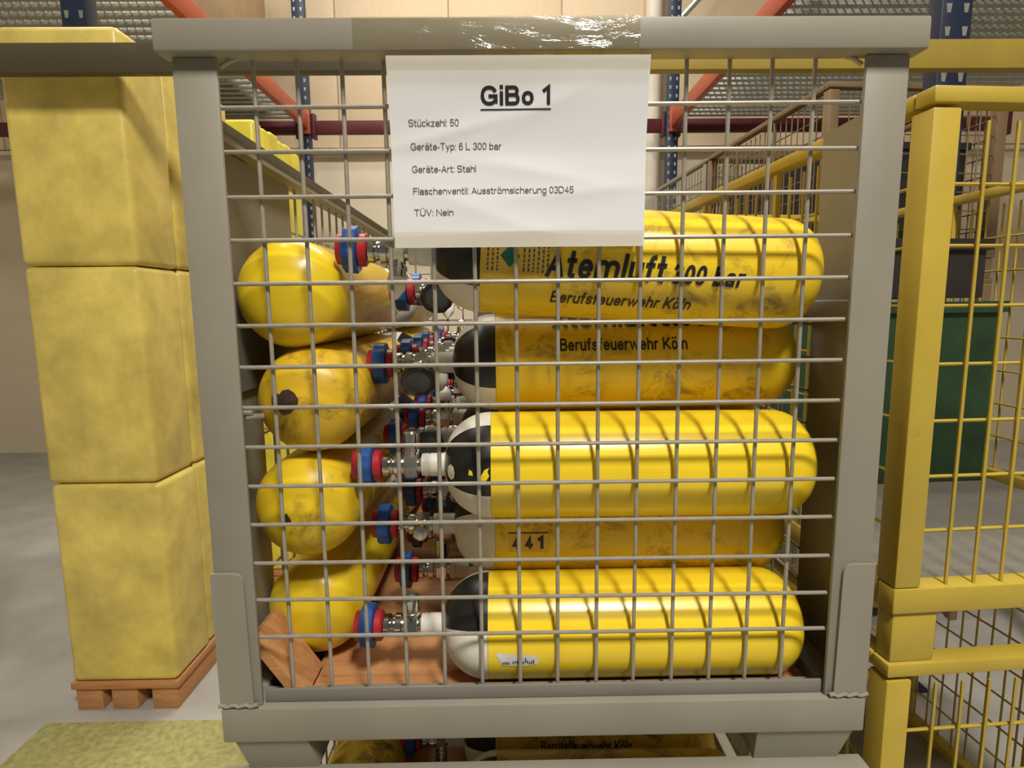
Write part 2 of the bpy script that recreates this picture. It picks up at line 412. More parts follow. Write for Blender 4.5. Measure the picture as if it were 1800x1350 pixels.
beam('rack_beam', (XR, D - 3.4, BZ + 0.02), (XR, D - 0.05, BZ + 0.02), 0.13, 0.05, M['red_steel'], 'orange red rack beam running towards the viewer from the right upright')
def deck(x0, x1, y0, y1, z, label):
    t = empty('wire_deck', ((x0 + x1) / 2, (y0 + y1) / 2, z), label, 'wire shelf', 'galvanised wire decks on the racks')
    w_, d_ = (x1 - x0) / 2, (y1 - y0) / 2
    n = int(2 * d_ / 0.10)
    for i in range(n + 1):
        y = -d_ + 2 * d_ * i / n
        mb = MB(); mb.box(-w_, w_, y - 0.018, y + 0.018, 0, 0.03, 0.002); mb.obj('cross_rib', M['zinc'], t)
    mb = MB(); n = int(2 * w_ / 0.05)
    for i in range(n + 1):
        x = -w_ + 2 * w_ * i / n
        mb.box(x - 0.004, x + 0.004, -d_, d_, 0.031, 0.039)
    o = mb.obj('deck_wires', M['zinc'], t, 0); o['kind'] = 'stuff'
    return t
deck(XL - 2.3, XL - 0.02, D - 2.6, D - 0.05, BZ + 0.12, 'galvanised wire deck on the left rack over the yellow bundles')
deck(XR + 0.08, XR + 2.6, D - 2.9, D - 0.05, BZ + 0.12, 'galvanised wire deck on the right rack over the neighbour cages')
for (xa, za, xb, zb, lab, y) in ((XL - 0.95, 5.35, XL - 0.06, 4.30, 'grey diagonal brace left of the left blue upright', D), (XR + 0.06, 4.12, XR + 0.95, 5.05, 'grey diagonal brace right of the right blue upright', D)):
    mb = MB(); mb.tube([(xa, y, za), (xb, y, zb)], 0.028, 8); tag(mb.obj('rack_brace', M['zinc']), lab, 'brace')
t = empty('carton', (XL - 1.1, D - 0.55, BZ + 0.16), 'large brown carton on the left rack deck above the cage rail', 'carton')
mb = MB(); mb.box(-0.95, 0.86, -0.4, 0.4, 0, 1.5, 0.01); mb.obj('carton_body', M['carton'], t)
mb = MB(); mb.box(-0.95, 0.86, -0.402, -0.4005, 0.7, 0.76); mb.obj('carton_tape', M['tan'], t)

# yellow beam over the rear of the cage, carried by two slim posts outside the frame
t = empty('rack_beam', (0.25, 1.275, 0), 'worn yellow and brown steel crossbeam just under the top rail of the cage', 'rack beam')
BX0, BX1 = -1.95, 2.25
for (xa, xb, mt) in ((BX0, 0.0, 'beam_brown'), (0.001, BX1, 'beam_yellow')):
    mb = MB(); mb.box(xa, xb, -0.02, 0.02, Z0 + 0.471, Z0 + 0.56, 0.003); mb.obj('beam_profile', M[mt], t)
for x in (BX0 - 0.031, BX1 + 0.031):
    mb = MB(); mb.box(x - 0.03, x + 0.03, -0.03, 0.03, 0, Z0 + 0.60, 0.006); mb.obj('post', M['blue_steel'], t)

# ================================================================ mesh cages
def cyl_mesh(name, length, r, mat, axis, n=8):
    mb = MB(); h = length / 2
    p = {'x': ((-h, 0, 0), (h, 0, 0)), 'y': ((0, -h, 0), (0, h, 0)), 'z': ((0, 0, -h), (0, 0, h))}[axis]
    mb.tube([p[0], p[1]], r, n); return mb.mesh(name, [mat])
CX0, CX1 = -0.085, 0.750          # outer width of the cage
DEP = 1.215                        # rear of the cage
ZB = -0.791                        # bottom of the mesh, top of the base beam
def make_cage(loc, label):
    C = empty('mesh_cage', loc, label, 'cage', 'grey mesh pallet cages')
    g, gi, wr = M['grey'], M['grey_inner'], M['wire']
    # top rails
    mb = MB(); mb.box(CX0 - 0.012, CX1 + 0.012, -0.026, 0.004, 0.0008, 0.0355, 0.003, 0, 2); mb.obj('top_rail', g, C)
    mb = MB(); mb.box(CX0, CX1, DEP - 0.03, DEP + 0.02, -0.085, -0.05, 0.007); mb.obj('top_rail', g, C)
    mb = MB(); mb.prism([(CX0 - 0.005, -0.075), (CX0 + 0.028, -0.075), (CX0 + 0.028, -0.069), (CX0 + 0.003, -0.069), (CX0 + 0.003, -0.048), (CX0 + 0.014, -0.042), (CX0 - 0.005, -0.042)], 0.012, DEP - 0.035); mb.obj('side_rail', g, C)
    mb = MB(); mb.box(CX1 - 0.02, CX1 + 0.004, 0.012, DEP - 0.035, -0.30, -0.275, 0.004); mb.obj('side_rail', g, C)
    # corner posts: angle profiles
    for sx in (0, 1):
        xo = CX0 if sx == 0 else CX1; s = 1 if sx == 0 else -1
        mb = MB(); mb.box(min(xo, xo + s * 0.050), max(xo, xo + s * 0.050), -0.012, -0.006, ZB, 0.0004, 0.002)
        mb.box(min(xo, xo + s * 0.005), max(xo, xo + s * 0.005), -0.0055, 0.155, ZB, -0.050 if sx == 0 else -0.04)
        mb.obj('corner_post', g, C)
        mb = MB(); mb.box(min(xo, xo + s * 0.05), max(xo, xo + s * 0.05), DEP - 0.004, DEP + 0.002, ZB, -0.05)
        mb.box(min(xo, xo + s * 0.005), max(xo, xo + s * 0.005), DEP - 0.1, DEP - 0.0045, ZB, -0.05)
        mb.obj('corner_post', g, C)
    # welded corner plates low on the front posts
    for sx in (0, 1):
        pts = [(0, ZB + 0.006), (0.0425, ZB + 0.006), (0.0405, -0.625)]
        pts += [(0.0405 - 0.012 * (1 - cos(a)), -0.620 + 0.012 * sin(a)) for a in (0.3, 0.8, 1.2, 1.57)] + [(0, -0.608)]
        if sx == 0: pl = [(CX0 - 0.002 + x, z) for x, z in pts]
        else: pl = [(CX1 + 0.002 - x, z) for x, z in pts][::-1]
        mb = MB(); mb.prism(pl, -0.0165, -0.0122); mb.obj('corner_plate', g, C)
        x0, x1 = (CX0 - 0.004, CX0 + 0.046) if sx == 0 else (CX1 - 0.046, CX1 + 0.004)
        mb = MB(); mb.tube([(x0 + (x1 - x0) * i / 10, -0.0165, ZB + 0.004 + 0.0015 * sin(i * 2.1)) for i in range(11)], 0.003, 6)
        mb.obj('weld_seam', g, C)
    # base beam, mesh sill, other base beams
    mb = MB(); mb.box(CX0 - 0.002, CX1 + 0.002, -0.018, 0.030, -0.839, ZB, 0.003); mb.obj('base_beam', g, C)
    mb = MB(); mb.box(CX0 + 0.0515, CX1 - 0.0515, -0.006, -0.002, ZB + 0.0005, -0.7725, 0.001); mb.obj('mesh_sill', gi, C)
    mb = MB(); mb.box(CX0, CX1, DEP - 0.04, DEP, -0.839, ZB - 0.001, 0.003); mb.obj('base_beam', g, C)
    for x in (CX0, CX1 - 0.04):
        mb = MB(); mb.box(x, x + 0.04, 0.031, DEP - 0.041, -0.839, ZB - 0.001, 0.003); mb.obj('base_beam', g, C)
    mb = MB(); mb.box(CX0 + 0.041, CX1 - 0.041, 0.031, DEP - 0.041, -0.832, -0.824); mb.obj('base_sheet', gi, C)
    # feet: tapering pressed boxes
    for sx in (0, 1):
        for y in (-0.014, DEP - 0.135):
            if sx == 0: a, b_, c, d = CX0 + 0.012, CX0 + 0.106, CX0 + 0.024, CX0 + 0.115
            else: a, b_, c, d = CX1 - 0.137, CX1 - 0.010, CX1 - 0.135, CX1 - 0.022
            mb = MB(); vs = []
            for (xx0, xx1, zz, e) in ((c, d, -0.8885, 0.012), (a, b_, -0.8395, 0.0)):
                vs += [(xx0, y + e, zz), (xx1, y + e, zz), (xx1, y + 0.12 - e, zz), (xx0, y + 0.12 - e, zz)]
            mb.add(vs, [(0, 3, 2, 1), (4, 5, 6, 7), (0, 1, 5, 4), (1, 2, 6, 5), (2, 3, 7, 6), (3, 0, 4, 7)])
            mb.obj('foot', g, C)
    # front mesh: one wire at a time
    R_ = 0.0026
    hx = cyl_mesh('horizontal_wire', 0.752, R_, wr, 'x'); vz = cyl_mesh('vertical_wire', 0.780, R_, wr, 'z')
    tilt = [0, .003, 0, .002, .0005, .0015, .001, .0015, .0008, 0, 0, 0, -.001, -.002, -.001]
    for r in range(1, 15):
        o = link('horizontal_wire', hx, C); o.location = (0.3325, -0.0026, -0.05 * r + (-0.001 if r > 11 else 0.0005))
        o.rotation_euler = (0, -(tilt[r]) / 0.75, 0)
    for c in range(14):
        o = link('vertical_wire', vz, C); o.location = (0.05 * c + [0.0005, 0.0008, .001, 0, .001, 0, -.0005, 0, 0, 0, 0, 0, -.001, -.002][c], 0.0026, -0.385)
        o.rotation_euler = (0, random.uniform(-0.003, 0.003), 0)
    mb = MB(); pts = [(CX0 + 0.05, -0.0026, -0.007), (-0.025, -0.0026, -0.001), (-0.012, -0.0026, 0.0035), (0.01, -0.0026, 0.006), (0.66, -0.0026, 0.006), (0.675, -0.0026, 0.0035), (0.69, -0.0026, -0.001), (CX1 - 0.05, -0.0026, -0.007)]
    mb.tube(pts, R_, 8); mb.obj('border_wire', wr, C)
    # left side: upper flap plate, hinge, then bars; lower flap bars
    mb = MB(); mb.box(CX0 + 0.0065, CX0 + 0.0095, 0.02, 0.305, -0.392, -0.077); mb.obj('flap_plate', gi, C)
    mb = MB(); mb.box(CX0 + 0.006, CX0 + 0.018, 0.160, DEP - 0.105, -0.41, -0.396, 0.002); mb.obj('flap_hinge', gi, C)
    sb = cyl_mesh('side_bar', 0.330, 0.0024, wr, 'z'); sl = cyl_mesh('side_bar', 0.380, 0.0024, wr, 'z')
    sr = cyl_mesh('side_bar', 0.500, 0.0024, wr, 'z'); sh = cyl_mesh('side_wire', DEP - 0.24, 0.0024, wr, 'y')
    for i in range(19):
        y = 0.18 + 0.05 * i
        if y > 0.32: link('side_bar', sb, C).location = (CX0 + 0.010, y, -0.238)
        link('side_bar', sl, C).location = (CX0 + 0.010, y, -0.600)
        link('side_bar', sr, C).location = (CX1 - 0.010, y, -0.545)
    for i in range(7):
        link('side_wire', sh, C).location = (CX0 + 0.0055, 0.155 + (DEP - 0.24) / 2, -0.15 - 0.105 * i)
    for i in range(10):
        link('side_wire', sh, C).location = (CX1 - 0.0055, 0.155 + (DEP - 0.24) / 2, -0.31 - 0.05 * i)
    # rear mesh
    hr = cyl_mesh('rear_wire', 0.73, R_, wr, 'x'); vr = cyl_mesh('rear_bar', 0.73, R_, wr, 'z')
    for r in range(14): link('rear_wire', hr, C).location = (0.3325, DEP - 0.008, -0.12 - 0.05 * r)
    for c in range(14): link('rear_bar', vr, C).location = (0.05 * c, DEP - 0.013, -0.42)
    # flap latch at the left post
    mb = MB(); mb.box(CX0 + 0.030, CX0 + 0.053, 0.006, 0.014, -0.4125, -0.4055, 0.001)
    mb.tube([(CX0 + 0.035, 0.03, -0.418), (CX0 + 0.052, 0.045, -0.419)], 0.004, 8)
    mb.box(CX0 + 0.010, CX0 + 0.03, 0.012, 0.05, -0.425, -0.405, 0.003)
    mb.obj('flap_latch', wr, C)
    return C
CH = 0.924
cage = make_cage((0, 0, Z0), 'grey steel mesh cage full of yellow cylinders, with a white paper taped to its rail')
cage2 = dup(cage, (0, 0, Z0 - CH), 'grey steel mesh cage at the bottom edge, carrying the paper-marked cage')

# neighbour cages, simpler, yawed
def make_side_cage(name, w_, d_, h_, mat, label, loc, rz, group):
    C = empty(name, loc, label, 'cage', group, (0, 0, rz))
    for (x0, x1, y0, y1) in ((0, w_, 0, 0.04), (0, w_, d_ - 0.04, d_), (0, 0.04, 0.041, d_ - 0.041), (w_ - 0.04, w_, 0.041, d_ - 0.041)):
        mb = MB(); mb.box(x0, x1, y0, y1, h_ - 0.024, h_, 0.003); mb.obj('top_rail', mat, C)
        mb = MB(); mb.box(x0, x1, y0, y1, 0.09, 0.135, 0.004); mb.obj('base_beam', mat, C)
    mb = MB(); mb.box(0.041, w_ - 0.041, 0.041, d_ - 0.041, 0.10, 0.108); mb.obj('base_sheet', M['grey_inner'], C)
    for x in (0.001, w_ - 0.046):
        for y in (0.001, d_ - 0.046):
            mb = MB(); mb.box(x, x + 0.045, y, y + 0.045, 0.136, h_ - 0.031, 0.003); mb.obj('corner_post', mat, C)
            mb = MB(); mb.box(x + 0.005, x + 0.085 if x < 0.1 else x + 0.04, y + 0.005, y + 0.04, 0.0, 0.0895, 0.004); mb.obj('foot', mat, C)
    for y in (d_ * 0.36, d_ * 0.68):
        for x in (0.005, w_ - 0.035):
            mb = MB(); mb.box(x, x + 0.012, y, y + 0.014, 0.136, h_ - 0.031); mb.obj('side_post', mat, C)
    bz = cyl_mesh('mesh_bar', h_ - 0.182, 0.003, mat, 'z', 6); bx = cyl_mesh('mesh_wire', w_ - 0.09, 0.003, mat, 'x', 6); by = cyl_mesh('mesh_wire', d_ - 0.09, 0.003, mat, 'y', 6)
    zc = (h_ + 0.09) / 2
    for i in range(1, int(d_ / 0.05)):
        for x in (0.012, w_ - 0.012): link('mesh_bar', bz, C).location = (x, 0.05 * i, zc)
    for i in range(1, int(w_ / 0.05)):
        for y in (0.012, d_ - 0.012): link('mesh_bar', bz, C).location = (0.05 * i, y, zc)
    for j in range(1, 8):
        z = 0.135 + (h_ - 0.18) * j / 8
        for x in (0.018, w_ - 0.018): link('mesh_wire', by, C).location = (x, d_ / 2, z)
        for y in (0.018, d_ - 0.018): link('mesh_wire', bx, C).location = (w_ / 2, y, z)
    return C
YAW = 0.066
def lat(L, t): return (0.284 + L * cos(YAW) - t * sin(YAW), -0.705 + L * sin(YAW) + t * cos(YAW))
TOPZ = Z0 + 0.040
hh = TOPZ / 2
x, y = lat(0.70, 0.85)
yc = make_side_cage('mesh_cage', 0.82, 1.24, hh, M['cage_yellow'], 'yellow mesh cage right of the cylinder cage, upper one of its pair', (x, y, hh), YAW, 'yellow neighbour cages')
dup(yc, (x, y, 0), 'yellow mesh cage right of the cylinder cage, lower one of its pair')
h3 = (Z0 - 0.281 + 0.93) / 3
x, y = lat(1.545, 2.45)
bc = make_side_cage('mesh_cage', 0.82, 1.24, h3, M['cage_brown'], 'brown mesh cage at the top of the tall stack behind the yellow cages', (x, y, 2 * h3), YAW, 'brown cages in the tall stacks')
dup(bc, (x, y, h3), 'brown mesh cage in the middle of the stack behind the yellow cages')
dup(bc, (x, y, 0), 'brown mesh cage at the foot of the stack behind the yellow cages')
x2, y2 = lat(1.545, 3.72)
gc = make_side_cage('mesh_cage', 0.82, 1.02, h3, M['grey'], 'grey mesh cage at the top of the farthest stack by the right blue upright', (x2, y2, 2 * h3), YAW, 'grey cages in the farthest stack')
dup(gc, (x2, y2, h3), 'grey mesh cage in the middle of the farthest stack by the right blue upright')
dup(gc, (x2, y2, 0), 'grey mesh cage at the foot of the farthest stack by the right blue upright')
# crates inside the neighbour cages
def crate(loc, sx, sy, sz, mat, label, rz=YAW):
    C = empty('plastic_crate', loc, label, 'crate', 'crates in the neighbour cages', (0, 0, rz))
    mb = MB()
    mb.box(-sx, sx, -sy, -sy + 0.012, 0.012, sz); mb.box(-sx, sx, sy - 0.012, sy, 0.012, sz)
    mb.box(-sx, -sx + 0.012, -sy + 0.012, sy - 0.012, 0.012, sz); mb.box(sx - 0.012, sx, -sy + 0.012, sy - 0.012, 0.012, sz)
    mb.box(-sx, sx, -sy, sy, 0, 0.012); mb.obj('crate_body', mat, C)
    mb = MB()
    for (a, b_, c, d) in ((-sx - .012, sx + .012, -sy - .012, -sy - .0005), (-sx - .012, sx + .012, sy + .0005, sy + .012), (-sx - .012, -sx - .0005, -sy, sy), (sx + .0005, sx + .012, -sy, sy)):
        mb.box(a, b_, c, d, sz - 0.03, sz)
    mb.obj('crate_rim', mat, C)
    mb = MB(); mb.box(-sx + 0.014, sx - 0.014, -sy + 0.014, sy - 0.014, sz - 0.05, sz - 0.035); mb.obj('crate_lid', mat, C)
    return C
for (L, t, z, sx, sy, sz, mt, lab) in (
        (1.11, 1.74, hh + 0.11, 0.34, 0.27, 0.50, 'crate_green', 'dark green crate at the rear of the upper yellow cage'),
        (1.20, 1.74, hh + 0.62, 0.24, 0.22, 0.16, 'crate_dark', 'small black crate on the dark green crate in the yellow cage'),
        (1.95, 3.07, 2 * h3 + 0.11, 0.34, 0.50, 0.50, 'crate_dark', 'wide black crate in the topmost brown cage')):
    x, y = lat(L, t); crate((x, y, z), sx, sy, sz, M[mt], lab)

# ---------------------------------------------------------------- yellow wrapped loads on the left
def load(name, x0, x1, y0, y1, tops, mat, label, cols, layers):
    C = empty(name, ((x0 + x1) / 2, (y0 + y1) / 2, 0), label, 'bundle', None)
    w_ = (x1 - x0) / 2; d0 = -(y1 - y0) / 2; dl = (y1 - y0) / cols
    mb = MB()
    for a in (-w_ + 0.01, -0.06, w_ - 0.11):
        mb.box(a, a + 0.10, d0 + 0.01, -d0 - 0.01, 0, 0.09, 0.004)
    mb.box(-w_, w_, d0, -d0, 0.0905, 0.12, 0.003); mb.obj('pallet', M['ply'], C)
    for i in range(cols):
        top = tops[i % len(tops)]
        for j in range(layers):
            za = 0.121 + (top - 0.121) * j / layers; zb = 0.121 + (top - 0.121) * (j + 1) / layers - 0.002
            mb = MB(); mb.box(-w_ + random.uniform(0, .008), w_ - random.uniform(0, .010), d0 + dl * i + 0.001, d0 + dl * (i + 1) - 0.001, za, zb, min(0.022, dl * 0.3), 0, 3)
            mb.obj('bundle', mat, C)
    return C
load('bundle_stack', -1.75, -0.935, 2.30, 2.95, [2.47, 2.462, 2.475, 2.46, 2.47, 2.455], M['wrap'], 'tall stack of bright yellow bundles with a scalloped top behind the left rail', 6, 3)
load('bundle_stack', -1.395, -0.985, 1.36, 2.14, [2.475, 2.48, 2.475], M['wrap_pale'], 'tall stack of pale film-wrapped yellow bundles nearer the viewer at the left edge', 3, 3)

# ================================================================ gas cylinders
RB = 0.0730; LB = 0.447; DOME = 0.058; SH = 0.064
def body_profile():
    pr = [(0.0, RB), (0.012, RB), (LB - DOME, RB)]
    for i in range(1, 15):
        t = i / 14 * 0.985
        pr.append((LB - DOME + DOME * t, RB * (1 - t ** 2.35) ** (1 / 2.0)))
    return pr
def rad_at(x):
    if x <= LB - DOME: return RB
    t = min(0.999, (x - LB + DOME) / DOME); return RB * (1 - t ** 2.35) ** 0.5
BODY = {}
for key in ('yellow', 'yellow_worn', 'yellow_dirty'):
    mb = MB(); mb.lathe(body_profile(), 48); BODY[key] = mb.mesh('cylinder_body', [M[key]])
shp = []
for i in range(13):
    t = i / 12
    shp.append((-0.0004 - SH * t, 0.017 + (RB - 0.017) * (1 - t ** 2.0) ** 0.55))
shp = shp[::-1]
mb = MB()
mb.lathe(shp, 64, mifn=lambda k: 1 if ((k + 0.5) / 64 * 360 + 38) % 180 < 76 else 0)
SHOULDER = mb.mesh('shoulder', [M['white'], M['black']])
mb = MB(); mb.lathe([(-SH - 0.034, 0.0135), (-SH - 0.033, 0.0155), (-SH - 0.024, 0.0160), (-SH - 0.0235, 0.0145), (-SH - 0.022, 0.0145), (-SH - 0.0215, 0.0160), (-SH - 0.004, 0.0160), (-SH + 0.001, 0.017)], 28)
COLLAR = mb.mesh('neck_collar', [M['collar']])
NX = -SH - 0.0345
mb = MB()
mb.lathe([(NX, 0.011), (NX - 0.004, 0.011)], 20)
mb.lathe([(NX - 0.004, 0.0165), (NX - 0.005, 0.0180), (NX - 0.022, 0.0180), (NX - 0.023, 0.0165)], 6)
mb.lathe([(NX - 0.023, 0.0135), (NX - 0.026, 0.014), (NX - 0.028, 0.0165), (NX - 0.036, 0.0168), (NX - 0.039, 0.0135), (NX - 0.042, 0.013), (NX - 0.045, 0.0160), (NX - 0.052, 0.0158), (NX - 0.054, 0.012)][::-1], 20)
mb.lathe([(0.012, 0.0110), (0.019, 0.0110), (0.020, 0.0130), (0.024, 0.0130), (0.025, 0.0115), (0.034, 0.0115)], 18, 'z', 0, (NX - 0.0135, 0, 0))
VALVE = mb.mesh('valve', [M['chrome']])
H0 = NX - 0.0545
mb = MB(); mb.lathe([(H0 - 0.011, 0.020), (H0 - 0.010, 0.0215), (H0 - 0.002, 0.0215), (H0, 0.0185)], 28); RING1 = mb.mesh('bumper_ring', [M['red']])
mb = MB(); mb.lathe([(H0 - 0.0295, 0.0275), (H0 - 0.0285, 0.0300), (H0 - 0.0125, 0.0305), (H0 - 0.0115, 0.0285)], 60, mod=lambda k: 1 + 0.022 * (1 if k % 6 in (0, 1, 2) else -1)); WHEEL = mb.mesh('handwheel', [M['blue']])
mb = MB(); mb.lathe([(H0 - 0.040, 0.016), (H0 - 0.0385, 0.0205), (H0 - 0.031, 0.0215), (H0 - 0.030, 0.019)], 28); RING2 = mb.mesh('bumper_ring', [M['red']])
VX = NX - 0.0135
mb = MB(); mb.lathe([(0.0345, 0.0115), (0.036, 0.0125), (0.050, 0.0120), (0.054, 0.009), (0.062, 0.0035), (0.064, 0.001)], 20, 'z', 0, (VX, 0, 0)); PLUG_W = mb.mesh('outlet_plug', [M['collar']])
mb = MB(); mb.lathe([(0.0345, 0.014), (0.036, 0.0235), (0.052, 0.0250), (0.055, 0.0225), (0.0545, 0.018)], 40, 'z', 0, (VX, 0, 0), mod=lambda k: 1 + 0.02 * (1 if k % 4 < 2 else -1))
mb.lathe([(0.0546, 0.0175), (0.0550, 0.0165), (0.0552, 0.001)], 24, 'z', 1, (VX, 0, 0)); PLUG_B = mb.mesh('outlet_plug', [M['rubber'], M['capgrey']])
mb = MB(); mb.lathe([(0.0345, 0.0125), (0.046, 0.0125), (0.049, 0.010), (0.0495, 0.001)], 20, 'z', 0, (VX, 0, 0)); PLUG_C = mb.mesh('outlet_plug', [M['chrome']])
PLUGS = {'w': PLUG_W, 'b': PLUG_B, 'c': PLUG_C}
GRP = 'yellow breathing-air cylinders in the upper cage'
def cylinder(loc, rot, label, paint='yellow', black=20, valve=0, plug='w', group=GRP):
    C = empty('gas_cylinder', loc, label, 'gas cylinder', group, rot)
    link('cylinder_body', BODY[paint], C)
    o = link('shoulder', SHOULDER, C); o.rotation_euler.x = -radians(black)
    link('neck_collar', COLLAR, C)
    v = link('valve', VALVE, C); v.rotation_euler.x = radians(valve)
    link('bumper_ring', RING1, v); link('handwheel', WHEEL, v); link('bumper_ring', RING2, v)
    link('outlet_plug', PLUGS[plug], v)
    return C
def on_cyl(me, x0, phi, mat, parent, name='lettering', dz=0.0007, ycen=0.0, slices=None):
    """bend a flat mesh (x along the axis, y up) round the cylinder, centred on angle phi (degrees, 0 = towards -Y)"""
    bm = bmesh.new(); bm.from_mesh(me)
    ys = [v.co.y for v in bm.verts]; y0, y1 = min(ys), max(ys)
    n = slices or max(2, int((y1 - y0) / 0.003))
    for i in range(1, n):
        bmesh.ops.bisect_plane(bm, geom=bm.verts[:] + bm.edges[:] + bm.faces[:], plane_co=(0, y0 + (y1 - y0) * i / n, 0), plane_no=(0, 1, 0))
    r = RB + dz
    for v in bm.verts:
        a = radians(phi) + (v.co.y - ycen) / r
        v.co = Vector((x0 + v.co.x, -r * cos(a), r * sin(a)))
    me2 = bpy.data.meshes.new(name); bm.to_mesh(me2); bm.free()
    me2.materials.clear(); me2.materials.append(mat)
    return link(name, me2, parent)
def quad(wd, ht):
    me = bpy.data.meshes.new('quad'); me.from_pydata([(0, -ht / 2, 0), (wd, -ht / 2, 0), (wd, ht / 2, 0), (0, ht / 2, 0)], [], [(0, 1, 2, 3)]); return me
def poly(pts):
    me = bpy.data.meshes.new('poly'); me.from_pydata([(x, y, 0) for x, y in pts], [], [tuple(range(len(pts)))]); return me
def air_text(C, phi, shear, x0=0.079):
    def fit(t_, cap, bold, wd, narrow):
        me = text_mesh(t_, cap, bold, shear, narrow, 1.1); k = wd / width(me)
        for v in me.vertices: v.co.x *= k
        return me
    on_cyl(fit('Atemluft', 0.0335, 1.75, 0.149, 0.8), x0, phi, M['ink'], C, ycen=0.016)
    on_cyl(fit('300 bar', 0.0245, 1.8, 0.091, 0.8), x0 + 0.156, phi, M['ink'], C, ycen=0.016)
    on_cyl(fit('Berufsfeuerwehr Köln', 0.0185, 1.55, 0.178, 0.8), x0 + 0.010, phi - 35, M['ink'], C, ycen=0.008)

FLOORZ = Z0 - 0.808
nth = ['', 'front', 'second', 'third', 'fourth']
# bottom, third and top rows lie at the front, the rows between nest behind
R5 = cylinder((0.258, 0.079, FLOORZ + RB + 0.001), (0, 0, 0), 'yellow cylinder lying on the plywood, front of the bottom row, with a torn white sticker', 'yellow', 61, 8, 'c')
R3 = cylinder((0.265, 0.083, Z0 - 0.498), (0, 0.004, 0), 'bright yellow cylinder in the middle of the front, black shoulder with paint chips', 'yellow', 20, 0, 'c')
R1 = cylinder((0.257, 0.082, Z0 - 0.214), (0, 0.066, 0), 'tilted topmost yellow cylinder with large black lettering under the paper', 'yellow_worn', 6, 168, 'w')
R2 = cylinder((0.272, 0.166, Z0 - 0.362), (0, -0.004, 0), 'shaded yellow cylinder with lettering just below the tilted topmost one', 'yellow_worn', 14, 116, 'b')
R4 = cylinder((0.268, 0.168, Z0 - 0.617), (0, 0.006, 0), 'shaded yellow cylinder carrying the number label 441', 'yellow_worn', 72, 86, 'c')
air_text(R1, -7, 0.14)
air_text(R2, 57, 0.0, 0.080)
# hazard label on the topmost cylinder
on_cyl(quad(0.082, 0.040), 0.002, -3, M['tan'], R1, 'hazard_label', 0.0004)
on_cyl(poly([(0.022, 0), (0.034, -0.014), (0.046, 0), (0.034, 0.014)]), 0.002, -2, M['green'], R1, 'hazard_diamond', 0.0008)
bm = bmesh.new()
for i in range(9):
    x0 = 0.006 + (i if i < 3 else i + 4.6) * 0.0058
    y = -0.017
    while y < 0.016:
        l = random.uniform(0.002, 0.006)
        vs = [bm.verts.new(p) for p in ((x0, y, 0), (x0 + 0.0022, y, 0), (x0 + 0.0022, y + l, 0), (x0, y + l, 0))]; bm.faces.new(vs); y += l + 0.0018
me = bpy.data.meshes.new('fine_print'); bm.to_mesh(me); bm.free()
on_cyl(me, 0.002, -3, M['greyink'], R1, 'fine_print', 0.0008)['kind'] = 'stuff'
# 441 label
on_cyl(quad(0.058, 0.030), 0.019, -2, M['tan'], R4, 'number_label', 0.0004)
on_cyl(quad(0.058, 0.0016), 0.019, 9.5, M['rust'], R4, 'label_edge', 0.0007)
for i, ch in enumerate('441'):
    a = text_mesh(ch, 0.0200, 2.3); s = 0.0125 / width(a) if ch == '4' else 0.0095 / width(a)
    for v in a.vertices: v.co.x *= s
    on_cyl(a, 0.0235 + i * 0.0185, -2, M['ink'], R4, 'number', 0.0008, 0.0095)
# torn white sticker
on_cyl(poly([(0, 0.008), (0.004, 0.003), (0.007, -0.009), (0.020, -0.011), (0.040, -0.012), (0.056, -0.0085), (0.058, 0.0), (0.055, 0.005), (0.040, 0.007), (0.020, 0.008), (0.008, 0.0105)]), 0.009, -8, M['sticker'], R5, 'torn_sticker', 0.0004)
bm = bmesh.new()
for i in range(16):
    x0 = 0.010 + i * 0.0027
    if i in (4, 9): continue
    h_ = random.uniform(0.003, 0.008); y = -0.008 + random.uniform(0, 0.003)
    vs = [bm.verts.new(p) for p in ((x0, y, 0), (x0 + 0.0017, y, 0), (x0 + 0.0017, y + h_, 0), (x0, y + h_, 0))]; bm.faces.new(vs)
me = bpy.data.meshes.new('sticker_print'); bm.to_mesh(me); bm.free()
on_cyl(me, 0.009, -8, M['greyink'], R5, 'sticker_print', 0.0008)['kind'] = 'stuff'
# paint chips on the black shoulder of the middle cylinder
def shoulder_r(x):
    t = min(1, max(0, -x / SH)); return 0.017 + (RB - 0.017) * (1 - t ** 2) ** 0.55
def chip(C, xc, phi, pts, mat, name='paint_chip'):
    vs = []
    for dx, dy in [(0, 0)] + pts:
        x = xc + dx; r = shoulder_r(x) + (0.002 if name == 'white_spot' else 0.0008); a = radians(phi) + dy / r
        vs.append((x, -r * cos(a), r * sin(a)))
    n = len(pts); me = bpy.data.meshes.new(name)
    me.from_pydata(vs, [], [(0, 1 + i, 1 + (i + 1) % n) for i in range(n)]); me.materials.append(mat)
    return link(name, me, C)
chip(R3, -0.008, 3, [(-.006, -.006), (.002, -.006), (.006, 0), (.004, .006), (.006, .011), (0, .008), (-.004, .001)], M['yellow'])
chip(R3, -0.026, 6, [(-.003, -.003), (.003, -.004), (.002, .002), (-.002, .004)], M['yellow'])
chip(R3, -0.053, 3, [(.0055 * cos(a * .785), .0105 * sin(a * .785)) for a in range(8)], M['white'], 'white_spot')
